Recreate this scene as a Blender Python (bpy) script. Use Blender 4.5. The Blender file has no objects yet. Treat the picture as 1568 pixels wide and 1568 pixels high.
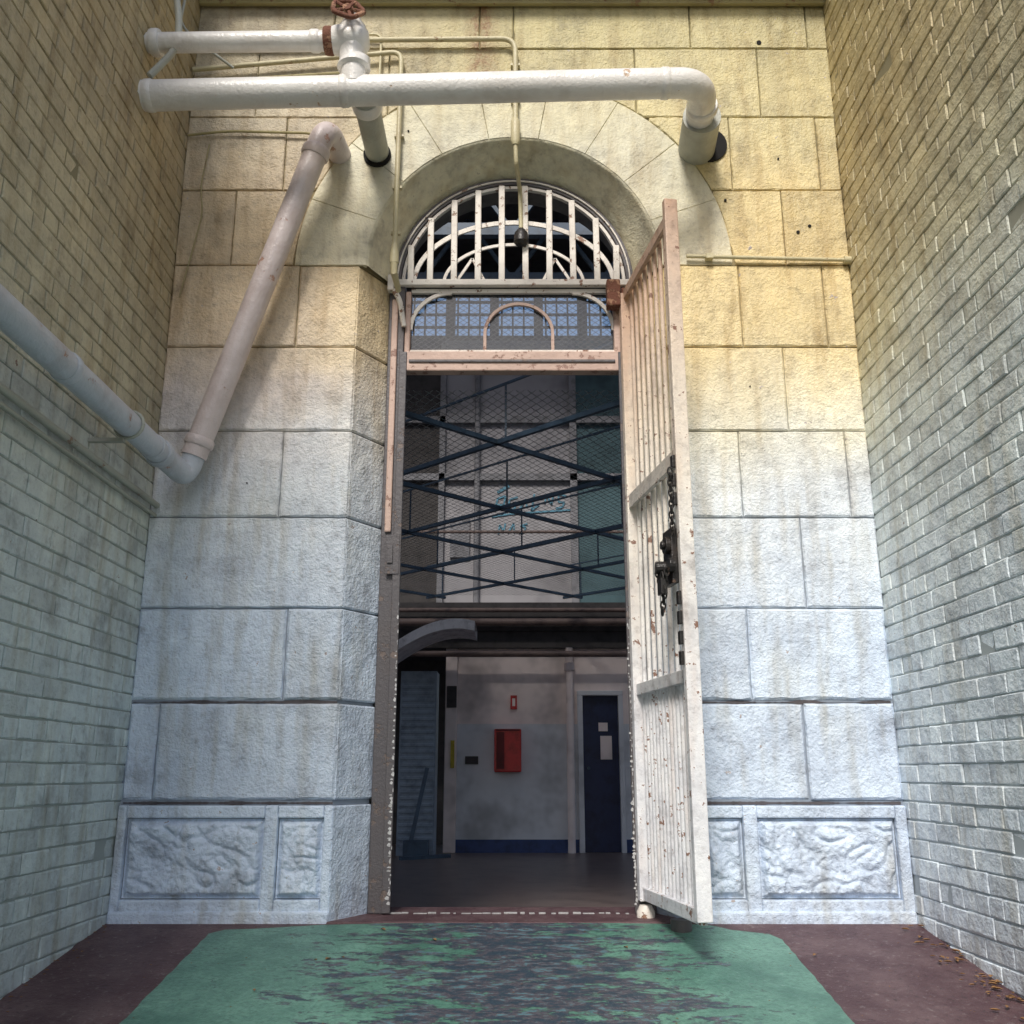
import bpy, bmesh, math, random
from mathutils import Vector, Matrix, noise
random.seed(7)
R_=math.radians
scene=bpy.context.scene
scene.view_settings.view_transform='Standard'
try: scene.view_settings.look='None'
except: pass
scene.view_settings.exposure=0

# ------------------------------------------------------------ helpers
def link(ob,parent=None):
    scene.collection.objects.link(ob)
    if parent: ob.parent=parent
    return ob
def empty(name,loc=(0,0,0),rotz=0):
    e=bpy.data.objects.new(name,None); e.location=loc; e.rotation_euler=(0,0,rotz)
    e.empty_display_size=.1
    return link(e)
def mesh_ob(name,verts,faces,mat,parent=None,smooth=False):
    m=bpy.data.meshes.new(name); m.from_pydata([tuple(v) for v in verts],[],faces); m.update()
    if mat: m.materials.append(mat)
    if smooth: m.polygons.foreach_set('use_smooth',[True]*len(m.polygons))
    return link(bpy.data.objects.new(name,m),parent)
class MB:
    def __init__(s): s.v=[]; s.f=[]
    def add(s,vs,fs):
        o=len(s.v); s.v+= [tuple(v) for v in vs]; s.f+=[tuple(i+o for i in f) for f in fs]
    def box(s,x0,x1,y0,y1,z0,z1):
        s.add([(x0,y0,z0),(x1,y0,z0),(x1,y1,z0),(x0,y1,z0),(x0,y0,z1),(x1,y0,z1),(x1,y1,z1),(x0,y1,z1)],
              [(0,3,2,1),(4,5,6,7),(0,1,5,4),(1,2,6,5),(2,3,7,6),(3,0,4,7)])
    def beam(s,p0,p1,w,h,up=(0,0,1)):
        p0=Vector(p0);p1=Vector(p1); d=(p1-p0).normalized(); u=Vector(up)
        if abs(d.dot(u))>.95: u=Vector((0,1,0))
        a=d.cross(u).normalized()*w/2; b=a.cross(d).normalized()*h/2
        vs=[p0-a-b,p0+a-b,p0+a+b,p0-a+b,p1-a-b,p1+a-b,p1+a+b,p1-a+b]
        s.add(vs,[(0,3,2,1),(4,5,6,7),(0,1,5,4),(1,2,6,5),(2,3,7,6),(3,0,4,7)])
    def tube(s,pts,r,n=16,caps=True,wob=0):
        pts=[Vector(p) for p in pts]
        rr=r if isinstance(r,(list,tuple)) else [r]*len(pts)
        t=(pts[1]-pts[0]).normalized(); u=Vector((0,0,1)) if abs(t.z)<.9 else Vector((1,0,0))
        nrm=t.cross(u).normalized(); rings=[]
        for i,p in enumerate(pts):
            if i==0: tt=(pts[1]-pts[0])
            elif i==len(pts)-1: tt=(pts[-1]-pts[-2])
            else: tt=(pts[i+1]-p).normalized()+(p-pts[i-1]).normalized()
            tt=tt.normalized(); nrm=(nrm-tt*nrm.dot(tt)).normalized(); b=tt.cross(nrm)
            ring=[]
            for k in range(n):
                a=2*math.pi*k/n
                q=p+(nrm*math.cos(a)+b*math.sin(a))*rr[i]
                if wob: q=q+Vector(noise.noise_vector(q*9))*wob
                ring.append(q)
            rings.append(ring)
        vs=[q for ring in rings for q in ring]; fs=[]
        for i in range(len(pts)-1):
            for k in range(n):
                fs.append((i*n+k,i*n+(k+1)%n,(i+1)*n+(k+1)%n,(i+1)*n+k))
        if caps:
            fs.append(tuple(range(n-1,-1,-1))); fs.append(tuple((len(pts)-1)*n+k for k in range(n)))
        s.add(vs,fs)
    def ob(s,name,mat,parent=None,bevel=0,smooth=False,seg=2,merge=False):
        o=mesh_ob(name,s.v,s.f,mat,parent,smooth)
        bm=bmesh.new(); bm.from_mesh(o.data)
        if merge: bmesh.ops.remove_doubles(bm,verts=bm.verts,dist=.0004)
        bmesh.ops.recalc_face_normals(bm,faces=bm.faces); bm.to_mesh(o.data); bm.free()
        if bevel:
            m=o.modifiers.new('b','BEVEL'); m.width=bevel; m.segments=seg; m.limit_method='ANGLE'; m.angle_limit=R_(40)
        if smooth:
            m=o.modifiers.new('w','EDGE_SPLIT'); m.split_angle=R_(40)
        return o
def fillet(pts,rad,n=8,step=None):
    pts=[Vector(p) for p in pts]; out=[pts[0]]
    for i in range(1,len(pts)-1):
        a=(pts[i-1]-pts[i]); b=(pts[i+1]-pts[i]); r=min(rad,a.length*.49,b.length*.49)
        A=pts[i]+a.normalized()*r; B=pts[i]+b.normalized()*r
        for k in range(n+1):
            t=k/n; out.append(A*(1-t)**2+pts[i]*2*t*(1-t)+B*t*t)
    out.append(pts[-1])
    if step:
        o2=[out[0]]
        for q in out[1:]:
            L=(q-o2[-1]).length; p=o2[-1]; m=max(1,int(L/step))
            for k in range(1,m+1): o2.append(p.lerp(q,k/m))
        out=o2
    return out

# ------------------------------------------------------------ materials
def nt(name):
    m=bpy.data.materials.new(name); m.use_nodes=True; t=m.node_tree
    return m,t,t.nodes['Principled BSDF']
def N(t,kind,**kw):
    n=t.nodes.new(kind)
    for k,v in kw.items(): setattr(n,k,v)
    return n
def noise_n(t,vec,scale,detail=2,rough=.6,dist=0):
    n=N(t,'ShaderNodeTexNoise'); n.inputs['Scale'].default_value=scale; n.inputs['Detail'].default_value=detail
    n.inputs['Roughness'].default_value=rough; n.inputs['Distortion'].default_value=dist
    t.links.new(vec,n.inputs['Vector']); return n.outputs['Fac']
def ramp(t,fac,stops,interp='LINEAR'):
    r=N(t,'ShaderNodeValToRGB'); r.color_ramp.interpolation=interp
    e=r.color_ramp.elements
    while len(e)<len(stops): e.new(.5)
    for i,(p,c) in enumerate(stops):
        e[i].position=p; e[i].color=(c[0],c[1],c[2],1) if isinstance(c,(tuple,list)) else (c,c,c,1)
    t.links.new(fac,r.inputs['Fac']); return r.outputs['Color']
def mixc(t,fac,a,b,mode='MIX'):
    n=t.nodes.new('ShaderNodeMix'); n.data_type='RGBA'; n.blend_type=mode
    for sock,v in ((n.inputs[0],fac),(n.inputs[6],a),(n.inputs[7],b)):
        if isinstance(v,bpy.types.NodeSocket): t.links.new(v,sock)
        elif isinstance(v,(tuple,list)): sock.default_value=(v[0],v[1],v[2],1)
        else: sock.default_value=v
    return n.outputs[2]
def math_n(t,op,a,b=0.,clamp=False):
    n=N(t,'ShaderNodeMath',operation=op); n.use_clamp=clamp
    for i,v in enumerate((a,b)):
        if isinstance(v,bpy.types.NodeSocket): t.links.new(v,n.inputs[i])
        else: n.inputs[i].default_value=v
    return n.outputs[0]
def mapping(t,vec,scale):
    n=N(t,'ShaderNodeMapping'); n.inputs['Scale'].default_value=scale; t.links.new(vec,n.inputs['Vector']); return n.outputs[0]
def bump(t,h,strength,dist,prev=None):
    n=N(t,'ShaderNodeBump'); n.inputs['Strength'].default_value=strength; n.inputs['Distance'].default_value=dist
    t.links.new(h,n.inputs['Height'])
    if prev: t.links.new(prev,n.inputs['Normal'])
    return n.outputs[0]

def height_tone(name,stops,zlo=-1,zhi=6,wob=.5,hammer=.010,hs=55,chip=(.25,.2,.16),chip_t=.68,dark=1.0,rough=.55,stain=(.62,.53,.40),streak=.5,leftpink=False,rust=False,midw=1.2,cheap=False,isl=0):  # colour by height; wall stops mix paint with warm and blue light
    m,t,b=nt(name)
    geo=N(t,'ShaderNodeNewGeometry'); pos=geo.outputs['Position']
    sp=N(t,'ShaderNodeSeparateXYZ'); t.links.new(pos,sp.inputs[0])
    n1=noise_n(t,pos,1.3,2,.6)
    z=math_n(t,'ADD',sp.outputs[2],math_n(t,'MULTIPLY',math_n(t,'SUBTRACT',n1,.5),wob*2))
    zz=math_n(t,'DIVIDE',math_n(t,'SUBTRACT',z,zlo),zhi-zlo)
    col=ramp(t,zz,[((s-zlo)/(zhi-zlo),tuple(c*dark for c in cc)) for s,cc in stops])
    if cheap:
        t.links.new(col,b.inputs['Base Color']); b.inputs['Roughness'].default_value=.8; return m
    if isl:
        col=mixc(t,1.,col,ramp(t,geo.outputs['Random Per Island'],[(0,(1-isl*1.5,1-isl*1.6,1-isl*1.7)),(.5,(1,1,1)),(1,(1+isl*.6,1+isl*.6,1+isl*.5))]),'MULTIPLY')
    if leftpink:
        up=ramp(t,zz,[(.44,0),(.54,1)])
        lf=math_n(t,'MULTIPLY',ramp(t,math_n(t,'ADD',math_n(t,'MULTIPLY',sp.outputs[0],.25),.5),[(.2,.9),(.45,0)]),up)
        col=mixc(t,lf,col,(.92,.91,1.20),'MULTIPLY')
    mot=noise_n(t,pos,4.5,4,.7)
    col=mixc(t,1.,col,ramp(t,mot,[(.26,(.58,.57,.57)),(.44,(.94,.94,.94)),(.7,(1.14,1.13,1.09))]),'MULTIPLY')
    st=noise_n(t,mapping(t,pos,(6,6,.8)),1.7,2,.65)
    col=mixc(t,math_n(t,'MULTIPLY',ramp(t,st,[(.48,0),(.74,1)]),streak),col,stain,'MULTIPLY')
    c1=noise_n(t,pos,15,4,.75)
    cm=ramp(t,c1,[(chip_t,0),(chip_t+.02,1)])
    fine=ramp(t,c1,[(.30,(.74,.73,.72)),(.46,(1.,1.,1.)),(.64,(1.06,1.06,1.05))])
    col=mixc(t,1.,col,fine,'MULTIPLY')
    col=mixc(t,cm,col,chip)
    if rust:
        gx_=math_n(t,'ABSOLUTE',math_n(t,'ADD',sp.outputs[0],.19))
        mk=math_n(t,'MULTIPLY',ramp(t,gx_,[(.03,1),(.12,0)]),ramp(t,math_n(t,'DIVIDE',sp.outputs[2],6.),[(.72,0),(.79,1)]))
        mk=math_n(t,'MULTIPLY',mk,ramp(t,c1,[(.38,.1),(.58,.85)]))
        col=mixc(t,mk,col,(.24,.12,.05))
    t.links.new(col,b.inputs['Base Color'])
    b.inputs['Roughness'].default_value=rough
    h1=noise_n(t,pos,hs,2,.7)
    h2=noise_n(t,pos,10,1,.6)
    h=math_n(t,'ADD',h1,math_n(t,'MULTIPLY',h2,midw))
    t.links.new(bump(t,h,1.,hammer),b.inputs['Normal'])
    return m

stone_light_stops=[(-.5,(.60,.71,.88)),(1.4,(.64,.74,.88)),(2.1,(.72,.77,.82)),(2.55,(.78,.75,.62)),(3.0,(.78,.65,.38)),(3.6,(.76,.61,.32)),(4.3,(.66,.57,.32)),(4.9,(.58,.51,.28)),(5.6,(.42,.37,.19))]  # cream and white paint, with blue cast below and dim warm light above
M_stone=height_tone('stone_paint_and_light',stone_light_stops,wob=.45,streak=.65,leftpink=True,rust=True,chip=(.42,.37,.36),chip_t=.665)
M_block=height_tone('block_paint_and_light',stone_light_stops,wob=.45,streak=.65,leftpink=True,rust=True,chip=(.42,.37,.36),chip_t=.665,isl=.07)
M_stoneJ=height_tone('joint_paint_and_light',stone_light_stops,dark=.40,wob=.45,cheap=True)
vo_light_stops=[(-.5,(.60,.71,.90)),(2.2,(.70,.74,.76)),(3.4,(.74,.67,.48)),(3.9,(.74,.69,.52)),(4.3,(.66,.63,.48)),(4.9,(.58,.52,.31)),(5.6,(.5,.46,.30))]  # arch paint with the same warm-over-blue light put into its colour
M_vous=height_tone('arch_paint_and_light',vo_light_stops,hammer=.006,streak=.6,chip=(.42,.38,.30),chip_t=.68)
M_brickL=height_tone('brick_paint_and_light_left',[(-1,(.52,.62,.67)),(1.0,(.58,.68,.72)),(2.0,(.62,.67,.64)),(2.5,(.56,.52,.38)),(4,(.50,.41,.26)),(6,(.38,.30,.15))],wob=.3,hammer=.007,hs=40,chip=(.24,.15,.11),chip_t=.69,streak=.65,isl=.10)  # brick paint plus bluish low and dim warm high light in the colour
M_brickR=height_tone('brick_paint_and_light_right',[(-1,(.74,.82,.94)),(1.2,(.76,.84,.90)),(2.3,(.74,.80,.78)),(3.0,(.66,.63,.46)),(4,(.58,.48,.27)),(6,(.44,.35,.16))],wob=.4,hammer=.007,hs=40,chip=(.26,.18,.13),chip_t=.69,streak=.55,isl=.10)  # brick paint with blue-to-warm light by height put into the colour
M_brickLm=height_tone('mortar_left',[(-1,(.32,.39,.43)),(2,(.36,.40,.36)),(3,(.28,.25,.15)),(6,(.24,.19,.09))],cheap=True)  # mortar follows the light tint painted into the bricks
M_brickRm=height_tone('mortar_right',[(-1,(.42,.48,.56)),(2,(.42,.46,.43)),(3,(.34,.31,.20)),(6,(.26,.21,.10))],cheap=True)

def worn(name,base,chip=(.16,.06,.03),t0=.6,rough=.45,metal=0,bs=.002,scale=14,var=.2,bright=1.6):
    m,t,b=nt(name); pos=N(t,'ShaderNodeNewGeometry').outputs['Position']
    n=noise_n(t,pos,scale,5,.7)
    lo=noise_n(t,pos,4,3,.65)
    col=mixc(t,ramp(t,lo,[(.48,0),(.72,.55)]),base,tuple((a*.9+b2*.8)/2 for a,b2 in zip(base,chip)))
    cm=ramp(t,n,[(t0,0),(t0+.03,1)])
    ch=mixc(t,lo,chip,tuple(min(1,c*bright) for c in chip))
    col=mixc(t,cm,col,ch)
    t.links.new(col,b.inputs['Base Color']); b.inputs['Roughness'].default_value=rough; b.inputs['Metallic'].default_value=metal
    h=math_n(t,'ADD',math_n(t,'MULTIPLY',cm,-.5),noise_n(t,pos,50,2,.7))
    t.links.new(bump(t,h,1.,bs*1.6),b.inputs['Normal']); return m
M_pipe=worn('pipe_paint_white',(.82,.80,.76),chip=(.42,.30,.20),t0=.67,rough=.30,bs=.002,scale=7)
M_pipeD=worn('pipe_paint_pinkish',(.68,.59,.57),chip=(.36,.22,.17),t0=.63,rough=.33,bs=.002,scale=6)
M_pipeB=worn('pipe_paint_bluegrey',(.56,.60,.66),chip=(.30,.19,.15),t0=.65,rough=.33,bs=.002,scale=8)
M_pipeG=worn('pipe_paint_grey',(.42,.43,.37),chip=(.2,.13,.09),t0=.64,rough=.5,bs=.002,scale=8)
M_cond=worn('conduit_cream_paint',(.56,.50,.31),chip=(.28,.18,.10),t0=.64,scale=12)
M_condO=worn('conduit_olive_paint',(.38,.33,.16),chip=(.2,.12,.06),t0=.62,scale=12)
M_rust=worn('rust',(.16,.06,.035),chip=(.28,.15,.09),t0=.52,rough=.85,bs=.004,scale=22)
M_bars=worn('bars_cream_paint',(.78,.73,.66),chip=(.20,.11,.07),t0=.60,scale=18,rough=.5)
M_frameP=worn('frame_peach_paint',(.56,.40,.33),chip=(.24,.14,.11),t0=.58,scale=14,rough=.55)
M_frameD=worn('frame_dark_grey',(.10,.092,.098),chip=(.15,.115,.10),t0=.60,scale=12,rough=.5,bright=1.2)
M_black=worn('black_iron',(.018,.016,.015),chip=(.08,.05,.035),t0=.62,rough=.4,scale=20)
M_gate=height_tone('gate_paint',[(-1,(.72,.75,.82)),(1.0,(.78,.78,.80)),(1.8,(.78,.75,.70)),(2.5,(.74,.64,.53)),(3.1,(.64,.48,.37)),(3.6,(.48,.29,.19)),(6,(.4,.2,.1))],
       wob=.35,hammer=.003,hs=60,chip=(.25,.14,.10),chip_t=.61,streak=.45,stain=(.76,.60,.50),midw=.3)
def simple(name,c,rough=.6,metal=0,scale=6):
    m,t,b=nt(name); pos=N(t,'ShaderNodeNewGeometry').outputs['Position']
    n=noise_n(t,pos,scale,3,.7)
    t.links.new(ramp(t,n,[(.3,tuple(x*.6 for x in c)),(.52,c),(.8,tuple(min(1,x*1.15) for x in c))]),b.inputs['Base Color'])
    b.inputs['Roughness'].default_value=rough; b.inputs['Metallic'].default_value=metal
    return m
M_hole=simple('hole_shade_black',(.008,.007,.006),.9)  # near-black colour stands in for the shade inside holes

def floor_mat():
    m,t,b=nt('maroon_floor_paint'); pos=N(t,'ShaderNodeNewGeometry').outputs['Position']
    c=mixc(t,ramp(t,noise_n(t,pos,4,4,.7),[(.4,0),(.65,1)]),(.080,.038,.045),(.14,.085,.09))
    f=noise_n(t,pos,34,4,.8)
    c=mixc(t,ramp(t,f,[(.58,0),(.68,.8)]),c,(.24,.20,.20))
    c=mixc(t,ramp(t,f,[(.34,.8),(.42,0)]),c,(.035,.022,.025))
    t.links.new(c,b.inputs['Base Color']); b.inputs['Roughness'].default_value=.55
    t.links.new(bump(t,f,1.,.010),b.inputs['Normal']); return m
M_floor=floor_mat()
def green_mat():
    m,t,b=nt('green_floor_paint_worn'); pos=N(t,'ShaderNodeNewGeometry').outputs['Position']
    sp=N(t,'ShaderNodeSeparateXYZ'); t.links.new(pos,sp.inputs[0])
    big=noise_n(t,pos,2.2,4,.7)
    g=mixc(t,ramp(t,big,[(.35,0),(.65,1)]),(.065,.18,.135),(.17,.36,.28))
    fn=noise_n(t,pos,48,4,.75)
    g=mixc(t,ramp(t,fn,[(.34,.7),(.55,0)]),g,(.05,.14,.11))
    g=mixc(t,ramp(t,fn,[(.62,0),(.72,.6)]),g,(.30,.42,.37))
    dx=math_n(t,'ABSOLUTE',math_n(t,'ADD',sp.outputs[0],.0))
    cen=math_n(t,'MULTIPLY',math_n(t,'SUBTRACT',1.,math_n(t,'DIVIDE',dx,1.15),True),.24)
    st=noise_n(t,mapping(t,pos,(1.7,4.0,1)),3.0,6,.80,.3)
    w=math_n(t,'ADD',math_n(t,'MULTIPLY',st,1.0),math_n(t,'ADD',cen,math_n(t,'MULTIPLY',big,.25)))
    mk=ramp(t,w,[(.745,0),(.775,1)])
    un=noise_n(t,mapping(t,pos,(1.4,3.6,1)),7,5,.78)
    under=mixc(t,ramp(t,un,[(.46,0),(.54,1)]),(.035,.060,.085),(.105,.085,.10))
    under=mixc(t,ramp(t,un,[(.55,0),(.59,.9)]),under,(.10,.22,.26))
    under=mixc(t,ramp(t,fn,[(.60,0),(.70,.5)]),under,(.24,.27,.30))
    c=mixc(t,mk,g,under)
    t.links.new(c,b.inputs['Base Color'])
    b.inputs['Roughness'].default_value=.38
    h=math_n(t,'ADD',math_n(t,'MULTIPLY',mk,-.35),fn)
    t.links.new(bump(t,h,1.,.007),b.inputs['Normal']); return m
M_green=green_mat()

# ------------------------------------------------------------ constants
W=1.94; YF=5.0; YI=5.25; HWF=.88; HWI=.73; CX=.01; ZS=3.51
def fz(y): return -.146*(5-y)

M_ground=simple('asphalt_ground',(.05,.05,.052),.85,scale=30)
mesh_ob('ground',[(-600,-600,-.86),(600,-600,-.86),(600,600,-.86),(-600,600,-.86)],[(0,1,2,3)],M_ground)
ramp_e=empty('entrance_ramp')
n=30
vs=[];fs=[]
for i in range(n+1):
    y=-.85+(4.985+.85)*i/n
    for x in (-W-.02,W+.02): vs.append((x,y,fz(y)))
for i in range(n): fs.append((2*i,2*i+1,2*i+3,2*i+2))
mesh_ob('maroon_concrete',vs,fs,M_floor,ramp_e)
left=[(-1.395,-.8),(-1.395,4.0),(-1.395,4.80),(-1.34,4.86),(-1.10,4.89),(-.93,4.93),(-.5,4.962)]
right=[(1.22,-.8),(1.22,4.0),(1.22,4.72),(1.18,4.80),(1.02,4.86),(.93,4.93),(.5,4.962)]
bm=bmesh.new()
def dens(a,b,st=.05,j=.0035):
    L=math.dist(a,b); k=max(1,int(L/st)); o=[]
    for i in range(k):
        t=i/k; o.append((a[0]+(b[0]-a[0])*t+random.uniform(-j,j),a[1]+(b[1]-a[1])*t+random.uniform(-j,j)))
    return o
loop=left+right[::-1]
pts=[]
for a,b2 in zip(loop,loop[1:]+loop[:1]): pts+=dens(a,b2)
vs=[bm.verts.new((x,y,fz(y)+.005)) for x,y in pts]
bm.faces.new(vs); bmesh.ops.triangulate(bm,faces=bm.faces)
bmesh.ops.recalc_face_normals(bm,faces=bm.faces)
me=bpy.data.meshes.new('green'); bm.to_mesh(me); bm.free(); me.materials.append(M_green)
link(bpy.data.objects.new('green_paint_sheet',me),ramp_e)
mb=MB(); mb.box(-HWF-.02,HWF+.02,4.965,5.5,-.3,.004); mb.ob('threshold_slab',M_floor,ramp_e,.008)
mb=MB()
x=-.62
while x<.6:
    w=random.uniform(.01,.07); mb.box(x,min(x+w,.6),5.225+random.uniform(-.008,.010),5.245,.004,.008+random.uniform(0,.005)); x+=w+random.uniform(0,.03)
mb.ob('threshold_flaking_edge',simple('flaked_white',(.38,.38,.38),scale=30),ramp_e,.002)

# ------------------------------------------------------------ stone wall
wall=empty('stone_entrance_wall')
def inset_poly(poly,d):
    n=len(poly); area=sum(poly[i][0]*poly[(i+1)%n][1]-poly[(i+1)%n][0]*poly[i][1] for i in range(n))
    s=1 if area>0 else -1; out=[]
    for i in range(n):
        p0,p1,p2=Vector(poly[i-1]),Vector(poly[i]),Vector(poly[(i+1)%n])
        e1=(p1-p0).normalized(); e2=(p2-p1).normalized()
        n1=Vector((-e1.y,e1.x))*s; n2=Vector((-e2.y,e2.x))*s
        b=(n1+n2)
        if b.length<1e-6: b=n1.copy()
        b.normalize(); c=max(.5,b.dot(n1))
        q=p1+b*d/c; out.append((q.x,q.y))
    return out
def stone_poly(bm,clean,yo,ch=.010,depth=.03,st=.05,j=.0026):
    pts=[]
    for a,b2 in zip(clean,clean[1:]+clean[:1]):
        L=math.dist(a,b2); k=max(1,int(round(L/st)))
        for i in range(k):
            t=i/k; pts.append((a[0]+(b2[0]-a[0])*t,a[1]+(b2[1]-a[1])*t))
    inn=inset_poly(pts,ch)
    A=[];B=[];C=[]
    for p,q in zip(pts,inn):
        jj=j*(2.6 if random.random()<.09 else 1)
        dx,dz=random.uniform(-j,j)*.6,random.uniform(-j,j)*.6
        A.append(bm.verts.new((p[0]+dx,yo+ch+depth,p[1]+dz)))
        B.append(bm.verts.new((p[0]+dx,yo+ch,p[1]+dz)))
        C.append(bm.verts.new((q[0]+random.uniform(-jj,jj),yo+random.uniform(-.001,.001),q[1]+random.uniform(-jj,jj))))
    n=len(A)
    for i in range(n):
        k=(i+1)%n
        bm.faces.new((A[i],A[k],B[k],B[i])); bm.faces.new((B[i],B[k],C[k],C[i]))
    f=bm.faces.new(C); bmesh.ops.triangulate(bm,faces=[f])
bm=bmesh.new()
RO=1.26
def arcz(x):
    d=RO*RO-(x-CX)**2
    return ZS+math.sqrt(d) if d>0 else -9
courses=[.55,1.04,1.52,2.01,2.50,3.00,3.51,4.00,4.50,4.99,5.50]
Lj=[[-1.79],[-1.17],[],[-1.25],[],[-1.22],[-1.62],[-1.35],[-1.55,-.75],[-1.1,-.2]]
Rj=[[1.48],[1.225],[1.54],[1.24,1.82],[1.52],[1.30,1.78],[1.58],[1.30,1.82],[.75,1.50],[1.1,1.82]]
gaps=[.012,.020,.008,.009,.008,.008,.007,.006,.005,.005,.005]
for ci in range(10):
    z0,z1=courses[ci],courses[ci+1]
    g0=(.024 if ci==0 else gaps[ci])/2; g1=gaps[ci+1]/2
    z0+=g0; z1-=g1
    for side in (0,1):
        if ci<6: xs=[-W]+Lj[ci]+[-HWF] if side==0 else [HWF]+Rj[ci]+[W]
        else: xs=[-W]+Lj[ci]+[CX] if side==0 else [CX]+Rj[ci]+[W]
        for a,b2 in zip(xs,xs[1:]):
            x0=a+(.003 if a not in(-W,HWF) else 0); x1=b2-(.003 if b2 not in(W,-HWF) else 0)
            yo=YF+random.uniform(-.004,.004)
            if ci<6: poly=[(x0,z0),(x1,z0),(x1,z1),(x0,z1)]
            else:
                K=60; low=[]
                for i in range(K+1):
                    x=x0+(x1-x0)*i/K; z=max(z0,arcz(x)+.003)
                    if z<z1-.02: low.append((x,z))
                if len(low)<4: continue
                poly=[]
                for i,p in enumerate(low):
                    flat=0<i<len(low)-1 and low[i-1][1]==z0 and p[1]==z0 and low[i+1][1]==z0
                    if not flat: poly.append(p)
                poly+= [(low[-1][0],z1),(low[0][0],z1)]
            stone_poly(bm,poly,yo,ch=(.012 if ci<2 else .008 if ci<6 else .006),j=(.0036 if ci<4 else .0028))
    if ci<6:
        for sx in (-1,1):
            A=Vector((sx*HWF,YF+.004));B=Vector((sx*HWI,YI)); T=(B-A).normalized(); Nn=Vector((-T.y,T.x))
            if Nn.x*sx<0: Nn=-Nn
            c=.008
            def q(s,z,dn):
                p=A+(B-A)*s+Nn*dn; return (p.x,p.y,z)
            o=[bm.verts.new(q(*v)) for v in ((0,z0,c),(1,z0,c),(1,z1,c),(0,z1,c))]
            i_=[bm.verts.new(q(*v)) for v in ((.02,z0+c,0),(.99,z0+c,0),(.99,z1-c,0),(.02,z1-c,0))]
            bk=[bm.verts.new(q(*v)) for v in ((0,z0,c+.02),(1,z0,c+.02),(1,z1,c+.02),(0,z1,c+.02))]
            bm.faces.new(i_)
            for k in range(4):
                k2=(k+1)%4; bm.faces.new((o[k],o[k2],i_[k2],i_[k])); bm.faces.new((bk[k],bk[k2],o[k2],o[k]))
bmesh.ops.recalc_face_normals(bm,faces=bm.faces)
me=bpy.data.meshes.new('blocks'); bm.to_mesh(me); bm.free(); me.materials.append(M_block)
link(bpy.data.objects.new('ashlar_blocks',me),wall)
bm=bmesh.new(); NV=9; RF=.85; RI=.72
def P(r,a): return (CX+r*math.cos(a),ZS+r*math.sin(a))
for k in range(NV):
    a0=math.pi*k/NV+.0009; a1=math.pi*(k+1)/NV-.0009
    K=8; an=[a0+(a1-a0)*i/K for i in range(K+1)]
    poly=[P(RF,a) for a in an]+[P(RO,a) for a in an[::-1]]
    stone_poly(bm,poly,YF+random.uniform(-.001,.001),ch=.003,j=.0010)
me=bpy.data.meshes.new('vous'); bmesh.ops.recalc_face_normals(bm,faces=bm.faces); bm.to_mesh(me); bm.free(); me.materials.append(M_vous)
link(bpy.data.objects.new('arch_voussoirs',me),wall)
mb=MB(); K=48; prof_s=[(RF+.005,YF+.004),(RF-.004,YF+.005),(RF-.014,YF+.016),(RF-.022,YF+.04),(RI+.035,YI-.07),(RI,YI)]
rows=[[(CX+r*math.cos(math.pi*i/K),y,ZS+r*math.sin(math.pi*i/K)) for i in range(K+1)] for r,y in prof_s]
for a,b2 in zip(rows,rows[1:]):
    for i in range(K): mb.add([a[i],a[i+1],b2[i+1],b2[i]],[(0,1,2,3)])
o=mb.ob('arch_soffit',M_vous,wall,merge=True); o.data.polygons.foreach_set('use_smooth',[True]*len(o.data.polygons))
def prof(hw,r,zb=-.3,K=32):
    o=[(-hw,zb),(-hw,ZS)]
    o+=[(r*math.cos(math.pi-math.pi*i/K)+CX,ZS+r*math.sin(math.pi*i/K)) for i in range(K+1)]
    o+=[(hw,ZS),(hw,zb)]
    return o
def sheet_with_hole(mb,y,hw,r,x0,x1,z0,z1):
    p=prof(hw,r,z0)
    mb.add([(x0,y,z0),(-hw,y,z0),(-hw,y,ZS),(x0,y,ZS)],[(0,1,2,3)])
    mb.add([(hw,y,z0),(x1,y,z0),(x1,y,ZS),(hw,y,ZS)],[(0,1,2,3)])
    arc=p[2:-2]
    mb.add([(x0,y,ZS),(-hw,y,ZS),(arc[0][0],y,ZS),(arc[0][0],y,z1),(x0,y,z1)],[(0,1,2,3,4)])
    mb.add([(x1,y,ZS),(arc[-1][0],y,ZS),(arc[-1][0],y,z1),(x1,y,z1)],[(0,1,2,3)])
    for a,b2 in zip(arc,arc[1:]): mb.add([(a[0],y,a[1]),(b2[0],y,b2[1]),(b2[0],y,z1),(a[0],y,z1)],[(0,1,2,3)])
def loft(mb,pa,ya,pb,yb):
    for i in range(len(pa)-1):
        mb.add([(pa[i][0],ya,pa[i][1]),(pa[i+1][0],ya,pa[i+1][1]),(pb[i+1][0],yb,pb[i+1][1]),(pb[i][0],yb,pb[i][1])],[(0,1,2,3)])
mb=MB(); sheet_with_hole(mb,YF+.014,HWF+.014,RF+.020,-2.4,2.4,-1.2,6.6)
loft(mb,prof(HWF+.014,RF+.020),YF+.014,prof(HWI+.014,RI+.020),YI+.01)
mb.ob('mortar_bed',M_stoneJ,wall)
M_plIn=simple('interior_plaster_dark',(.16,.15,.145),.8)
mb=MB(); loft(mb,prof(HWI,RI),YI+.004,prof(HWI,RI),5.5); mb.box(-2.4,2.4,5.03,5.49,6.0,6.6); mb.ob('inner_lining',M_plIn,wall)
mb=MB(); sheet_with_hole(mb,5.5,HWI,RI,-6,6,-.3,9.8); mb.ob('hall_side_plaster',simple('hall_bounce_white',(.78,.74,.70),.8),wall)  # unseen inner wall face, made white to bounce light at the far wall

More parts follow.
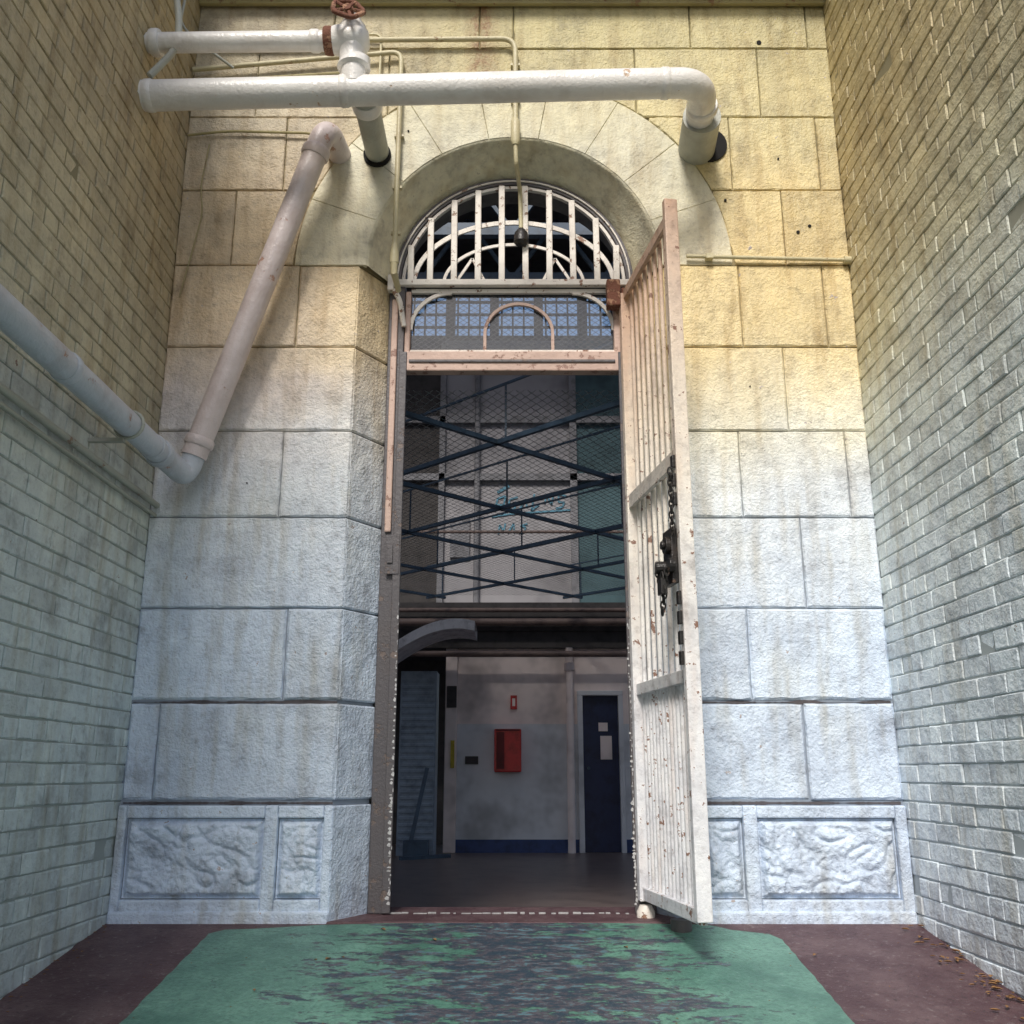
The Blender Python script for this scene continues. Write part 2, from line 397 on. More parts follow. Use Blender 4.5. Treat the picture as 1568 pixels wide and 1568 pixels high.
def plinth(x0,x1,panels):
    mb=MB(); zt=.535; zb=-.06; yf=4.975
    xs=[x0]+[v for p in panels for v in p]+[x1]
    for i in range(0,len(xs),2):
        if xs[i+1]-xs[i]>.004: mb.box(xs[i],xs[i+1],yf,5.02,zb,zt)
    for a,b2 in panels:
        mb.box(a,b2,yf+.001,5.02,.475,zt-.001); mb.box(a,b2,yf+.001,5.02,zb,.10)
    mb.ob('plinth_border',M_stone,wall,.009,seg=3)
    mb=MB(); mb.box(x0,x1,yf-.012,5.0,-.06,.05); mb.ob('plinth_base',M_stone,wall,.014,seg=3)
    for a,b2 in panels:
        a0=a+.004;b0=b2-.004; c0=.104; c1=.471
        nx=max(4,int((b0-a0)/.005)); nz=int((c1-c0)/.005)
        vs=[];fs=[]
        for i in range(nx+1):
            for j in range(nz+1):
                x=a0+(b0-a0)*i/nx; z=c0+(c1-c0)*j/nz
                e=min(x-a0,b0-x,z-c0,c1-z)
                groove=1-min(1,max(0,(e-.006)/.022))
                q=Vector((x*10,z*12,a*5)); wv=noise.noise_vector(q*.45)
                v=abs(noise.noise(q+wv*1.0)); w2=noise.noise(Vector((x*45,z*45,3))); w3=noise.noise(Vector((x*6,z*6,9)))
                h=min(1,v*2.8)**.8*.019*(.5+.7*max(0,w3+.5))+w2*.006+w3*.009
                y=yf+.010-h*(1-groove)+groove*.022
                vs.append((x,y,z))
        for i in range(nx):
            for j in range(nz):
                k=i*(nz+1)+j; fs.append((k,k+nz+1,k+nz+2,k+1))
        mesh_ob('vermiculated_panel',vs,fs,M_stone,wall,True)
plinth(-W,-HWF,[(-1.895,-1.215),(-1.15,-.925)])
plinth(HWF,W,[(.945,1.135),(1.205,1.885)])
mb=MB()
for sx in(-1,1):
    pts=[(sx*HWF,YF-.025),(sx*(HWI),YI),(sx*(HWI+.1),YI+.02),(sx*(HWF+.02),5.02)]
    vs=[(x,y,z) for z in(-.06,.533) for x,y in pts]
    mb.add(vs,[(0,1,2,3),(4,5,6,7),(0,1,5,4),(1,2,6,5),(2,3,7,6),(3,0,4,7)])
mb.ob('plinth_reveal',M_stone,wall,.005)
mb=MB()
for x,z,r in [(1.52,5.03,.015),(1.25,3.93,.008),(1.66,3.72,.010),(1.73,3.76,.010),(1.58,4.21,.006),(-1.43,2.20,.004),(-.62,4.40,.006),(1.32,2.76,.004)]:
    mb.tube([(x,4.992,z),(x,5.01,z)],r,10)
mb.ob('hole_shade_caps',M_hole,wall)  # solid caps on the face; the holes' inner shade is their colour
# eroded mortar along the two wide courses: irregular strips
rnd=random.Random(9); vs=[];fs=[]
for zc in (.546,1.038):
    for a,b2 in ((-1.93,-.89),(.89,1.93)):
        m=90; base=len(vs)
        for i in range(m+1):
            x=a+(b2-a)*i/m; w=max(.0012,.006+.011*noise.noise(Vector((x*7,zc*9,1)))+rnd.uniform(-.0015,.0015))
            vs+=[(x,5.0105,zc-w),(x,5.0105,zc+w*.9)]
        fs+=[(base+2*i,base+2*i+2,base+2*i+3,base+2*i+1) for i in range(m)]
mesh_ob('eroded_joints',vs,fs,simple('joint_dirt',(.09,.08,.085),.9,scale=12),wall)

beam=empty('ceiling_edge_beam')
mb=MB(); mb.box(-W,W,4.86,4.990,5.34,5.62); mb.box(-W,W,4.82,4.990,5.62,5.70); mb.ob('beam',M_condO,beam,.008)
mb=MB(); mb.box(-W,W,4.955,4.990,5.29,5.335); mb.ob('moulding',M_condO,beam,.008)

# ------------------------------------------------------------ brick walls
def brick_wall(sx,mat,matm):
    e=empty('painted_brick_wall')
    Y0,Y1,Z0,Z1=-1.0,5.03,-1.0,6.0
    mb=MB(); ch=.0865; g=.006; z=Z0; c=0
    rnd=random.Random(3+sx)
    while z<Z1:
        header=(c%4==1)
        L=.118 if header else .236
        y=Y0-(.059 if header else (.118 if c%2 else 0))-rnd.uniform(0,.012)
        while y<Y1:
            Lb=L+rnd.uniform(-.005,.005)
            ya=max(y,Y0)+g/2; yb=min(y+Lb,Y1)-g/2
            if yb-ya>.02:
                za=z+g/2+rnd.uniform(-.0015,.0015); zb=z+ch-g/2+rnd.uniform(-.0015,.0015)
                d=rnd.uniform(-.003,.003); ins=.0055
                if rnd.random()<.06: d+=.004
                X=lambda dd: sx*(W+dd)
                jj=lambda: rnd.uniform(-.0024,.0024)
                o=[(X(.010),ya,za),(X(.010),yb,za),(X(.010),yb,zb),(X(.010),ya,zb)]
                m1=[(X(.0035+d),ya+.001+jj(),za+.001+jj()),(X(.0035+d),yb-.001+jj(),za+.001+jj()),(X(.0035+d),yb-.001+jj(),zb-.001+jj()),(X(.0035+d),ya+.001+jj(),zb-.001+jj())]
                f1=[(X(d+jj()*.6),ya+ins+jj(),za+ins+jj()),(X(d+jj()*.6),yb-ins+jj(),za+ins+jj()),(X(d+jj()*.6),yb-ins+jj(),zb-ins+jj()),(X(d+jj()*.6),ya+ins+jj(),zb-ins+jj())]
                vs=o+m1+f1; fs=[(8,9,10,11)]
                for k in range(4):
                    k2=(k+1)%4; fs+=[(k,k2,4+k2,4+k),(4+k,4+k2,8+k2,8+k)]
                mb.add(vs,fs)
            y+=Lb
        z+=ch; c+=1
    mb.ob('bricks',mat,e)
    mb=MB(); a,b2=sorted((sx*(W+.0065),sx*(W+.4))); mb.box(a,b2,Y0,Y1+.5,Z0-.2,Z1); mb.ob('mortar_core',matm,e)
    return e
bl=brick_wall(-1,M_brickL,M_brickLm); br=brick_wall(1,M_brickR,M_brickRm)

# ------------------------------------------------------------ pipes
def pipe(name,parts,mat=None):
    e=empty(name)
    for lab,path,r,m in parts:
        mb=MB(); mb.tube(path,r,24,True,wob=.002); mb.ob(lab,m,e,smooth=True)
    return e
def collar(path_p,dirv,r,L=.04):
    p=Vector(path_p); d=Vector(dirv).normalized()*L/2; return [p-d,p-d*.6,p+d*.6,p+d],[r*.93,r,r,r*.93]
A=Vector((-1.97,4.35,4.135)); B=Vector((1.03,4.42,4.275)); C=Vector((1.10,5.05,4.275))
main=fillet([A,B,C],.15,10,.12)
dAB=(B-A).normalized()
parts=[('run',main,.079,M_pipe)]
for t in (.02,.36,.93):
    p,r=collar(A.lerp(B,t),dAB,.084,.05); parts.append(('coupling',p,r,M_pipe))
p,r=collar((1.06,4.62,4.275),(0.1,1,0),.088,.05); parts.append(('coupling',p,r,M_pipe))
parts.append(('thimble',[(1.075,4.70,4.275),(1.10,5.02,4.275)],.108,M_pipeG))
parts.append(('tee_stub',[(-.79,4.42,4.20),(-.80,5.02,4.25)],.070,M_pipeG))
p,r=collar((-.79,4.50,4.205),(0,1,0.05),.083,.09); parts.append(('tee_boss',p,r,M_pipe))
pipe('large_white_water_pipe',parts)
mb=MB(); mb.tube([(1.165,4.985,4.30),(1.165,5.01,4.30)],.115,28); e=empty('pipe_hole_shade_disc'); mb.ob('shade_disc',M_hole,e)  # black disc proud of the wall, painted as the hole's inner shade
mb=MB(); mb.tube([(-.80,4.984,4.235),(-.80,5.01,4.235)],.082,28); mb.ob('shade_disc_2',M_hole,e)
D1=fillet([(-1.02,5.04,4.24),(-1.06,4.76,4.26),(-1.68,4.85,2.30)],.12,10,.15)
p1,r1=collar((-1.115,4.77,4.09),(-.31,.04,-1),.079,.06); p2,r2=collar((-1.655,4.846,2.38),(-.31,.04,-1),.078,.05)
pipe('diagonal_drain_pipe',[('run',D1,.067,M_pipeD),('coupling',p1,r1,M_pipeD),('coupling',p2,r2,M_pipeD)])
E=fillet([(-1.668,4.848,2.34),(-1.715,4.86,2.19),(-1.765,4.66,2.237),(-1.765,-.9,2.25)],.10,10,.25)
p3,r3=collar((-1.765,4.60,2.237),(0,1,0),.072,.06); p4,r4=collar((-1.765,4.50,2.237),(0,1,0),.066,.03)
p5,r5=collar((-1.765,3.55,2.24),(0,1,0),.066,.05)
e=pipe('wall_drain_pipe',[('run',E,.059,M_pipeB),('union',p3,r3,M_pipeB),('union',p4,r4,M_pipeB),('coupling',p5,r5,M_pipeB)])
mb=MB()
for y in (4.2,2.7,1.2):
    mb.box(-1.95,-1.78,y-.015,y+.015,2.155,2.172); mb.tube([(-1.765+.066*math.cos(a),y,2.24+.066*math.sin(a)) for a in [i*math.pi/8 for i in range(17)]],.008,8)
mb.ob('bracket',M_pipeG,e)
e=empty('wall_conduit'); mb=MB(); mb.tube(fillet([(-1.905,5.0,2.075),(-1.905,-.9,2.075)],.05,4,.3),.017,12,wob=.003); mb.tube(fillet([(-1.91,5.0,2.02),(-1.91,-.9,2.02)],.05,4,.3),.010,10,wob=.002); mb.ob('conduit',M_pipeG,e,smooth=True)

V=Vector((-.85,4.33,4.466))
parts=[('run',[(-1.97,4.33,4.45),(-.98,4.33,4.463)],.053,M_pipe)]
p,r=collar((-1.90,4.33,4.452),(1,0,0),.072,.05); parts.append(('flange',p,r,M_pipe))
p,r=collar((-.975,4.33,4.463),(1,0,0),.074,.05); parts.append(('rusty_union',p,r,M_rust))
p,r=collar((-1.05,4.33,4.462),(1,0,0),.060,.05); parts.append(('coupling',p,r,M_pipe))
parts.append(('valve_body',[V+Vector((-.12,0,0)),V+Vector((-.09,0,0)),V,V+Vector((.06,0,0)),V+Vector((.085,0,0))],[.066,.076,.092,.078,.045],M_pipe))
parts.append(('valve_leg',[V,V+Vector((.0,.01,-.10)),V+Vector((0.01,.02,-.12)),V+Vector((0.01,.02,-.16)),V+Vector((0.01,.02,-.17)),V+Vector((.01,.03,-.26))],[.082,.068,.088,.088,.068,.066],M_pipe))
parts.append(('bonnet',[V,V+Vector((0,-.03,.07)),V+Vector((0,-.04,.09)),V+Vector((0,-.05,.13))],[.08,.07,.05,.035],M_pipe))
parts.append(('stem',[V+Vector((0,-.04,.08)),V+Vector((0,-.12,.10))],.016,M_rust))
e=pipe('gate_valve',parts)
mb=MB(); c=V+Vector((-.01,-.13,.085))
rot=Matrix.Rotation(R_(68),3,'X')@Matrix.Rotation(R_(12),3,'Y')
def wh(a,r): return c+rot@Vector((r*math.cos(a),r*math.sin(a),0))
mb.tube([wh(i*math.pi/10,.078+.006*math.cos(i*math.pi/2)) for i in range(21)],.013,10,False)
for k in range(5): mb.tube([wh(k*2*math.pi/5,0.0),wh(k*2*math.pi/5,.075)],.010,8)
mb.tube([c+Vector((0,-.02,.0)),V+Vector((0,-.03,.07))],.022,10)
mb.ob('handwheel',M_rust,e,smooth=True)
e=empty('white_cable'); mb=MB()
mb.tube(fillet([(-1.90,4.45,5.7),(-1.88,4.4,5.0),(-1.80,4.36,4.62),(-1.78,4.33,4.42),(-1.90,4.30,4.22)],.16,8,.08),.019,12)
mb.tube(fillet([(-1.91,4.7,5.7),(-1.90,4.65,5.0),(-1.88,4.55,4.75),(-1.6,4.7,4.60)],.16,8,.08),.008,12)
mb.ob('cable',M_pipeG,e,smooth=True)

e=empty('conduit_pipe'); mb=MB()
mb.tube(fillet([(-1.93,4.955,4.80),(-.672,4.955,4.93),(-.672,4.955,3.60)],.07,8,.2),.015,12)
mb.tube([(-.672,4.955,3.62),(-.672,4.955,3.55),(-.672,4.96,3.50)],[.017,.026,.026],12)
mb.tube([(-.672,4.955,3.50),(-.672,4.965,3.44),(-.66,5.1,3.40)],[.02,.02,.016],12)
for z in (4.75,4.35,4.0,3.7): mb.box(-.70,-.644,4.965,4.992,z-.008,z+.008)
mb.ob('conduit',M_cond,e,smooth=True)
e=empty('conduit_pipe'); mb=MB()
mb.tube(fillet([(-1.93,4.95,5.00),(.02,4.95,5.02),(.02,4.95,4.42)],.09,8,.2),.016,12)
mb.tube(fillet([(-.93,4.96,5.06),(-.80,4.96,5.06),(-.80,4.96,4.3)],.05,6,.2),.008,10)
mb.tube([(.02,4.95,4.45),(.02,4.95,4.43),(.02,4.95,4.30),(.02,4.95,4.27)],[.018,.028,.028,.018],14)
mb.tube(fillet([(.02,4.95,4.28),(.025,4.97,4.15),(.05,5.20,4.12),(.055,5.20,3.80)],.04,6,.1),.013,12)
for z in (4.85,4.6): mb.box(-.008,.048,4.965,4.992,z-.008,z+.008)
mb.ob('conduit',M_cond,e,smooth=True)
e=empty('conduit_pipe'); mb=MB()
mb.tube(fillet([(1.0,4.97,3.55),(1.94,4.97,3.525)],.05,4,.2),.011,12); mb.box(1.11,1.15,4.95,4.995,3.53,3.56)
mb.tube([(1.90,4.97,3.525),(1.938,4.97,3.525)],.022,12)
mb.ob('conduit',M_cond,e,smooth=True)
e=empty('wall_cable'); mb=MB()
mb.tube(fillet([(-1.93,4.98,4.36),(-1.7,4.975,4.385),(-1.2,4.975,4.37),(-1.12,4.975,4.33)],.1,8,.1),.008,8)
mb.tube(fillet([(-1.80,4.985,4.30),(-1.83,4.985,4.0),(-1.80,4.985,3.85),(-1.84,4.985,3.6),(-1.89,4.985,3.3)],.1,8,.1),.004,8)
mb.tube(fillet([(-1.93,4.95,4.70),(-.9,4.95,4.78)],.1,8,.2),.012,8)
mb.ob('cable',M_condO,e,smooth=True)

# ------------------------------------------------------------ door frame + fanlight + transom
fr=empty('iron_door_frame')
mb=MB(); mb.box(-HWI+.002,-.635,YI-.03,YI+.05,0.005,ZS); mb.box(.645,HWI-.002,YI-.03,YI+.05,.005,ZS); mb.ob('jambs',M_frameD,fr,.006)
mb=MB(); mb.box(-.655,-.612,YI-.055,YI-.031,.01,3.06);  mb.ob('jamb_angle_left',M_frameD,fr,.004)
mb=MB(); mb.box(.618,.66,YI-.055,YI-.031,.01,3.06); mb.ob('jamb_angle_right',M_frameD,fr,.004)
mb=MB(); mb.box(-.708,-.672,YI-.05,YI-.031,1.98,3.40); mb.box(-.632,-.60,YI-.03,YI+.03,2.95,3.46); mb.box(.60,.64,YI-.03,YI+.03,2.95,3.46); mb.box(-.63,.64,YI-.045,YI+.03,2.945,3.068); mb.ob('peach_members',M_frameP,fr,.007)
mb=MB(); mb.box(-.60,.60,YI-.055,YI-.046,2.995,3.012); mb.ob('transom_bead',M_frameD,fr,.003)
mb=MB(); mb.box(-.695,-.62,YI-.06,YI-.056,1.74,1.96); mb.box(-.685,-.655,YI-.07,YI-.06,1.80,1.9); mb.ob('strike_plate',M_frameD,fr,.004)
mb=MB(); rnd=random.Random(5)
for x0,zt in ((-.612,1.6),(.63,1.6)):
    z=.05
    while z<zt:
        h=rnd.uniform(.004,.026); w=rnd.uniform(.003,.022)*(1.2-z/zt*.8); x=x0+rnd.uniform(-.006,.002)
        mb.add([(x-w,YI-.0565,z+h*.4),(x-w*.5,YI-.057,z+h),(x,YI-.0565,z+h*.7),(x-w*.1,YI-.057,z),(x-w*.7,YI-.0565,z+h*.1)],[(0,1,2,3,4)]); z+=h*.7+rnd.uniform(.0,.022)*(.5+z)
mb.ob('paint_flakes',simple('flake_white',(.55,.55,.55),scale=40),fr)

fan=empty('fanlight_grille')
K=40
ring=lambda r,y: [(CX+r*math.cos(math.pi*i/K),y,ZS+r*math.sin(math.pi*i/K)) for i in range(K+1)]
def ringsolid(mb,r0,r1,y0,y1):
    a,b2,c2,d2=ring(r0,y0),ring(r1,y0),ring(r1,y1),ring(r0,y1)
    vs=a+b2+c2+d2; n=K+1; fs=[]
    for i in range(K):
        for u in range(4):
            v=(u+1)%4; fs.append((u*n+i,u*n+i+1,v*n+i+1,v*n+i))
    fs+= [(0,n,2*n,3*n),(K,n+K,2*n+K,3*n+K)]
    mb.add(vs,fs)
mb=MB(); ringsolid(mb,.675,.719,YI-.03,YI+.05); mb.ob('arch_frame_dark',M_frameD,fan,.004)
mb=MB(); ringsolid(mb,.652,.672,YI-.02,YI+.01); mb.ob('arch_frame_cream',M_bars,fan,.003)
mb=MB(); ringsolid(mb,.69,.700,YI-.042,YI-.031); mb.ob('arch_bead',M_bars,fan,.003)
mb=MB()
for k in (-4.3,-3.5,-2.5,-1.5,-.5,.5,1.5,2.5,3.5,4.3):
    x=CX+k*.143; h=math.sqrt(.665**2-(x-CX)**2)
    mb.beam((x,YI-.035,ZS-.0),(x+random.uniform(-.004,.004),YI-.035,ZS+h),.037,.016,(0,1,0))
mb.beam((-.70,YI-.035,ZS),(.74,YI-.035,ZS),.038,.040,(0,0,1))
mb.ob('vertical_bars',M_bars,fan,.005)
def arcpts(hw,rise,y,cx=CX,a0=0,a1=math.pi,n=32,z=ZS): return [(cx+hw*math.cos(a0+(a1-a0)*i/n),y,z+rise*math.sin(a0+(a1-a0)*i/n)) for i in range(n+1)]
mb=MB()
def arcband(hw,rise,w=.028,y=YI-.012,cx=CX,a0=0,a1=math.pi):
    p=arcpts(hw,rise,y,cx,a0,a1)
    for a,b2 in zip(p,p[1:]): mb.beam(a,b2,w,.012,(0,1,0))
arcband(.60,.42,.028); arcband(.42,.27,.018)
for sx in(-1,1):
    mb.beam((CX+sx*.36,YI-.004,ZS+.0),(CX+sx*.25,YI-.004,ZS+.18),.016,.01,(0,1,0))
    mb.beam((CX+sx*.25,YI-.004,ZS+.18),(CX+sx*.16,YI-.004,ZS+.0),.016,.01,(0,1,0))
mb.ob('curved_bars',M_bars,fan)
e=empty('bulkhead_lamp'); mb=MB(); mb.tube([(.055,5.19,3.86),(.055,5.19,3.83),(.055,5.19,3.77),(.055,5.19,3.75)],[.018,.04,.045,.028],16); mb.ob('housing',M_black,e,smooth=True)
e=empty('frame_bracket'); mb=MB(); mb.box(-.735,-.70,YI-.09,YI-.04,3.44,3.54); mb.tube(fillet([(-.70,YI-.07,3.45),(-.66,YI-.07,3.38),(-.635,YI-.05,3.22)],.05,6,.05),.016,10); mb.ob('bracket',M_bars,e,.004)
e=empty('rusty_hinge_block'); mb=MB(); mb.box(.555,.635,YI-.13,YI-.05,3.32,3.49); mb.box(.64,.72,YI-.12,YI-.05,3.36,3.44); mb.ob('block',M_rust,e,.008)

tr=empty('transom_window')
mb=MB()
c0=.04
p=[(c0-.20,YI,3.07),(c0-.20,YI,3.20)]+[(c0-.20*math.cos(math.pi*i/20),YI,3.20+.19*math.sin(math.pi*i/20)) for i in range(21)]+[(c0+.20,YI,3.20),(c0+.20,YI,3.07)]
for a,b2 in zip(p,p[1:]):
    if math.dist(a,b2)>.001: mb.beam(a,b2,.018,.02,(0,1,0))
mb.ob('arched_glazing_bar',M_frameP,tr)
mb=MB()
for sx in(-1,1):
    q=[(sx*(.60-.24*(1-math.cos(math.pi/2*i/12))),YI-.005,3.22+.24*math.sin(math.pi/2*i/12)) for i in range(13)]
    for a,b2 in zip(q,q[1:]): mb.beam(a,b2,.022,.016,(0,1,0))
mb.box(-.60,.60,YI-.012,YI+.012,3.46,3.485)
mb.box(-.60,.60,YI-.012,YI+.012,3.0685,3.09)
mb.ob('corner_glazing_bars',M_bars,tr)
def glassm():
    m=bpy.data.materials.new('dirty_glass'); m.use_nodes=True; t=m.node_tree; t.nodes.clear()
    o=N(t,'ShaderNodeOutputMaterial'); tr_=N(t,'ShaderNodeBsdfTransparent'); gl=N(t,'ShaderNodeBsdfGlossy'); df=N(t,'ShaderNodeBsdfDiffuse')
    df.inputs[0].default_value=(.30,.31,.31,1); gl.inputs['Roughness'].default_value=.08; tr_.inputs[0].default_value=(.80,.84,.86,1)
    m1=N(t,'ShaderNodeMixShader'); m1.inputs[0].default_value=.08; t.links.new(tr_.outputs[0],m1.inputs[1]); t.links.new(gl.outputs[0],m1.inputs[2])
    m2=N(t,'ShaderNodeMixShader'); pos=N(t,'ShaderNodeNewGeometry').outputs['Position']
    t.links.new(ramp(t,noise_n(t,pos,9,4,.7),[(.35,.04),(.7,.22)]),m2.inputs[0]); t.links.new(m1.outputs[0],m2.inputs[1]); t.links.new(df.outputs[0],m2.inputs[2])
    t.links.new(m2.outputs[0],o.inputs[0]); return m
mesh_ob('glass',[(-.60,YI+.018,3.07),(.60,YI+.018,3.07),(.60,YI+.018,3.46),(-.60,YI+.018,3.46)],[(0,1,2,3)],glassm(),tr)
mb=MB()
def clipline(p,d,x0,x1,y0,y1):
    t0,t1=-1e9,1e9
    for pp,dd,a,b2 in ((p[0],d[0],x0,x1),(p[1],d[1],y0,y1)):
        if abs(dd)<1e-9:
            if pp<a or pp>b2: return None
            continue
        ta,tb=(a-pp)/dd,(b2-pp)/dd
        if ta>tb: ta,tb=tb,ta
        t0=max(t0,ta); t1=min(t1,tb)
    if t1<=t0: return None
    return (p[0]+d[0]*t0,p[1]+d[1]*t0),(p[0]+d[0]*t1,p[1]+d[1]*t1)
for ang in (35,-35):
    d=(math.cos(R_(ang)),math.sin(R_(ang)))
    k=-2
    while k<2:
        r=clipline((k,3.27),d,-.6,.6,3.07,3.46)
        if r: mb.beam((r[0][0],YI+.03,r[0][1]),(r[1][0],YI+.03,r[1][1]),.0022,.0022,(0,1,0))
        k+=.045
mb.ob('wire_mesh',simple('mesh_wire',(.12,.12,.12),.5),tr)

# ------------------------------------------------------------ gate
gx,gy=.655,5.17; ox,oy=.795,4.27
ga=math.atan2(oy-gy,ox-gx); GW=math.hypot(ox-gx,oy-gy)
gate=empty('barred_steel_gate',(gx,gy,0),ga)
ZB,ZT=.075,3.42
mb=MB()
mb.box(0,.045,-.028,.028,ZB,ZT-.02); mb.box(GW-.040,GW,-.034,.034,ZB+.02,ZT+.05)
mb.ob('stiles',M_gate,gate,.005)
mb=MB()
for z in (ZT-.03,2.13,1.11,ZB+.035): mb.box(.045,GW-.040,-.012,.012,z-.03,z+.03)
mb.box(.045,GW-.040,-.020,-.013,2.09,2.17)
mb.ob('rails',M_gate,gate,.004)
mb=MB(); nb=9
for i in range(nb):
    x=.045+(GW-.09)*(i+.5)/nb
    mb.tube([(x,.022,1.12),(x+random.uniform(-.004,.004),.022,1.7),(x+random.uniform(-.003,.003),.022,2.2),(x,.022,ZT-.01)],.0125,10)
nb2=15
for i in range(nb2):
    x=.05+(GW-.10)*(i+.5)/nb2
    mb.tube([(x,.022,ZB),(x+random.uniform(-.003,.003),.022,.6),(x,.022,1.14)],.0135,10)
mb.ob('vertical_bars',M_gate,gate,smooth=True)
mb=MB()
for z in (.35,1.7,3.1): mb.tube([(-.012,0,z-.06),(-.012,0,z+.06)],.02,12)
mb.ob('hinge_knuckles',M_rust,gate,smooth=True)
mb=MB(); mb.box(GW-.17,GW-.045,-.062,-.030,1.52,1.78); mb.box(GW-.16,GW-.05,.036,.05,1.52,1.78); mb.ob('lock_case',M_black,gate,.006)
mb=MB()
mb.tube([(GW-.08,-.062,1.70),(GW-.08,-.085,1.70)],.040,18); mb.tube([(GW-.08,-.085,1.70),(GW-.08,-.10,1.70)],.02,14)
mb.tube([(GW-.03,-.055,1.60),(GW-.03,-.085,1.60)],.032,14)
mb.tube([(GW-.10,-.060,1.60),(GW-.11,-.12,1.60)],.030,14)
for z in (2.06,1.97,1.88,1.42,1.33,1.24,1.15): mb.box(GW-.045,GW-.010,-.050,-.0345,z,z+.06)
mb.ob('lock_fittings',M_black,gate,.003)
mb=MB(); P0=Vector((GW-.04,-.07,1.62))
cp=[Vector((GW-.02-.004*math.sin(i),-.06,2.04-.026*i)) for i in range(12)]
def linkring(c,k):
    pts=[]
    for i in range(13):
        a=2*math.pi*i/12
        q=Vector((math.cos(a)*.011,0,math.sin(a)*.02)) if k%2 else Vector((0,math.cos(a)*.011,math.sin(a)*.02))
        pts.append(c+q)
    mb.tube(pts,.0045,6,False)
for k,c in enumerate(cp): linkring(c,k)
for k in range(8): linkring(P0+Vector((-.012*k,-.02,-.05-.024*k)),k)
for k in range(8): linkring(P0+Vector((-.10+.012*k,-.03,-.04-.012*k-.02*math.sin(k*.4))),k)
mb.ob('chain',M_black,gate,smooth=True)
mb=MB(); mb.box(GW-.11,GW-.05,-.115,-.085,1.47,1.54)
mb.tube([(GW-.08+.02*math.cos(math.pi*i/10),-.10,1.54+.035*math.sin(math.pi*i/10)) for i in range(11)],.006,8)
mb.ob('padlock',M_black,gate,.005)
e=empty('gate_floor_pivot'); mb=MB(); mb.tube([(.66,5.12,-.02),(.66,5.12,.03),(.66,5.12,.06)],[.045,.045,.03],16); mb.ob('post',M_bars,e,smooth=True)
mb=MB(); mb.tube([(.79,4.86,-.03),(.79,4.86,.03)],.05,14); mb.ob('stone_stop',M_frameD,e,smooth=True)

# ------------------------------------------------------------ interior
hall=empty('cell_block_hall'); FI=-.29
M_iw=simple('interior_white',(.85,.74,.71),.6,scale=1.5); M_ig=simple('interior_grey_dado',(.66,.68,.72),.5,scale=1.5); M_ib=simple('interior_blue_skirting',(.03,.06,.18),.5)
M_idk=simple('interior_dark',(.06,.055,.055),.8); M_ifl=simple('interior_floor',(.16,.125,.115),.35,scale=4)
M_steel=simple('blue_steel',(.05,.085,.13),.5); M_up=simple('upper_wall_grey',(.36,.35,.37),.8,scale=.9); M_teal=simple('teal_wall',(.07,.13,.15),.8,scale=1.5)
mb=MB(); mb.box(-6,6,5.8,20,FI-.3,FI); mb.box(-1.2,1.2,5.51,5.79,FI-.2,-.15); mb.ob('floor',M_ifl,hall)
RZ=9.8
mb=MB()
for sx in(-1,1):
    a,b2=sorted((sx*6,sx*6.3))
    mb.box(a,b2,5.5,16.3,FI-.3,.3); mb.box(a,b2,5.5,16.3,2.4,3.2); mb.box(a,b2,5.5,16.3,6.8,RZ)  # walls out of view; window gaps added to brighten the far wall
    for y in (5.5,7.2,9.2,11.2,13.0):
        mb.box(a,b2,y,y+.35,.3,2.4); mb.box(a,b2,y,y+.35,3.2,6.8)
    mb.box(a,b2,13.35,16.3,.3,2.4); mb.box(a,b2,13.35,16.3,3.2,6.8)
mb.ob('side_walls_light_gaps',M_iw,hall)
mb=MB(); mb.box(-.72,.86,13,13.2,1.31,2.30); mb.box(.86,1.46,13,13.2,1.72,2.30); mb.box(1.46,6,13,13.2,1.31,2.30); mb.ob('far_wall_upper',M_iw,hall)
mb=MB(); mb.box(-.72,.86,13,13.2,-.13,1.31); mb.box(1.46,6,13,13.2,-.13,1.31); mb.ob('far_wall_dado',M_ig,hall)
mb=MB(); mb.box(-.72,.86,12.99,13.2,FI,-.13); mb.box(1.46,6,12.99,13.2,FI,-.13); mb.ob('skirting',M_ib,hall)
mb=MB(); mb.box(-6,-.88,14.5,14.7,FI,2.3); mb.ob('recess_wall',M_idk,hall)
mb=MB(); mb.box(-.88,-.722,12.96,13.2,FI,2.3); mb.ob('corner_pier',M_iw,hall,.01)
mb=MB(); mb.box(-.86,-.73,12.945,12.962,1.52,1.80); mb.ob('dark_grille',M_idk,hall)
mb=MB(); mb.box(-6,6,12.9,15.9,2.30,2.52); mb.box(-6,6,12.85,12.93,2.52,2.9); mb.ob('gallery_slab',M_idk,hall)
mb=MB()
for z,r in ((2.62,.05),(2.78,.03),(2.20,.04)): mb.tube([(-6,12.75,z),(6,12.75,z)],r,12)
mb.tube([(-6,12.95,3.9),(6,12.95,3.9)],.022,8)
mb.ob('gallery_pipes',simple('brown_pipe',(.17,.12,.105)),hall,smooth=True)
mb=MB(); mb.box(-1.2,1.08,16,16.3,2.5,8.2); mb.ob('upper_wall_mid',M_up,hall)
mb=MB(); mb.box(1.08,6,16,16.3,2.5,8.2); mb.ob('upper_wall_right',M_teal,hall)
mb=MB(); mb.box(-6,-1.2,16,16.3,2.5,8.2); mb.ob('upper_wall_left',M_idk,hall)
mb=MB()
for z in (5.55,6.6): mb.box(-6,6,15.9,15.99,z,z+.12)
mb.box(1.0,1.12,15.9,15.98,2.6,8.1); mb.box(-1.26,-1.16,15.9,15.98,2.6,8.1)
mb.tube([(-.6,15.9,3.0),(-.6,15.9,8)],.05,10)
mb.box(-1.05,-.72,15.93,15.985,4.2,4.9)
mb.ob('wall_ledges_and_pipes',simple('ledge_grey',(.22,.22,.24)),hall)
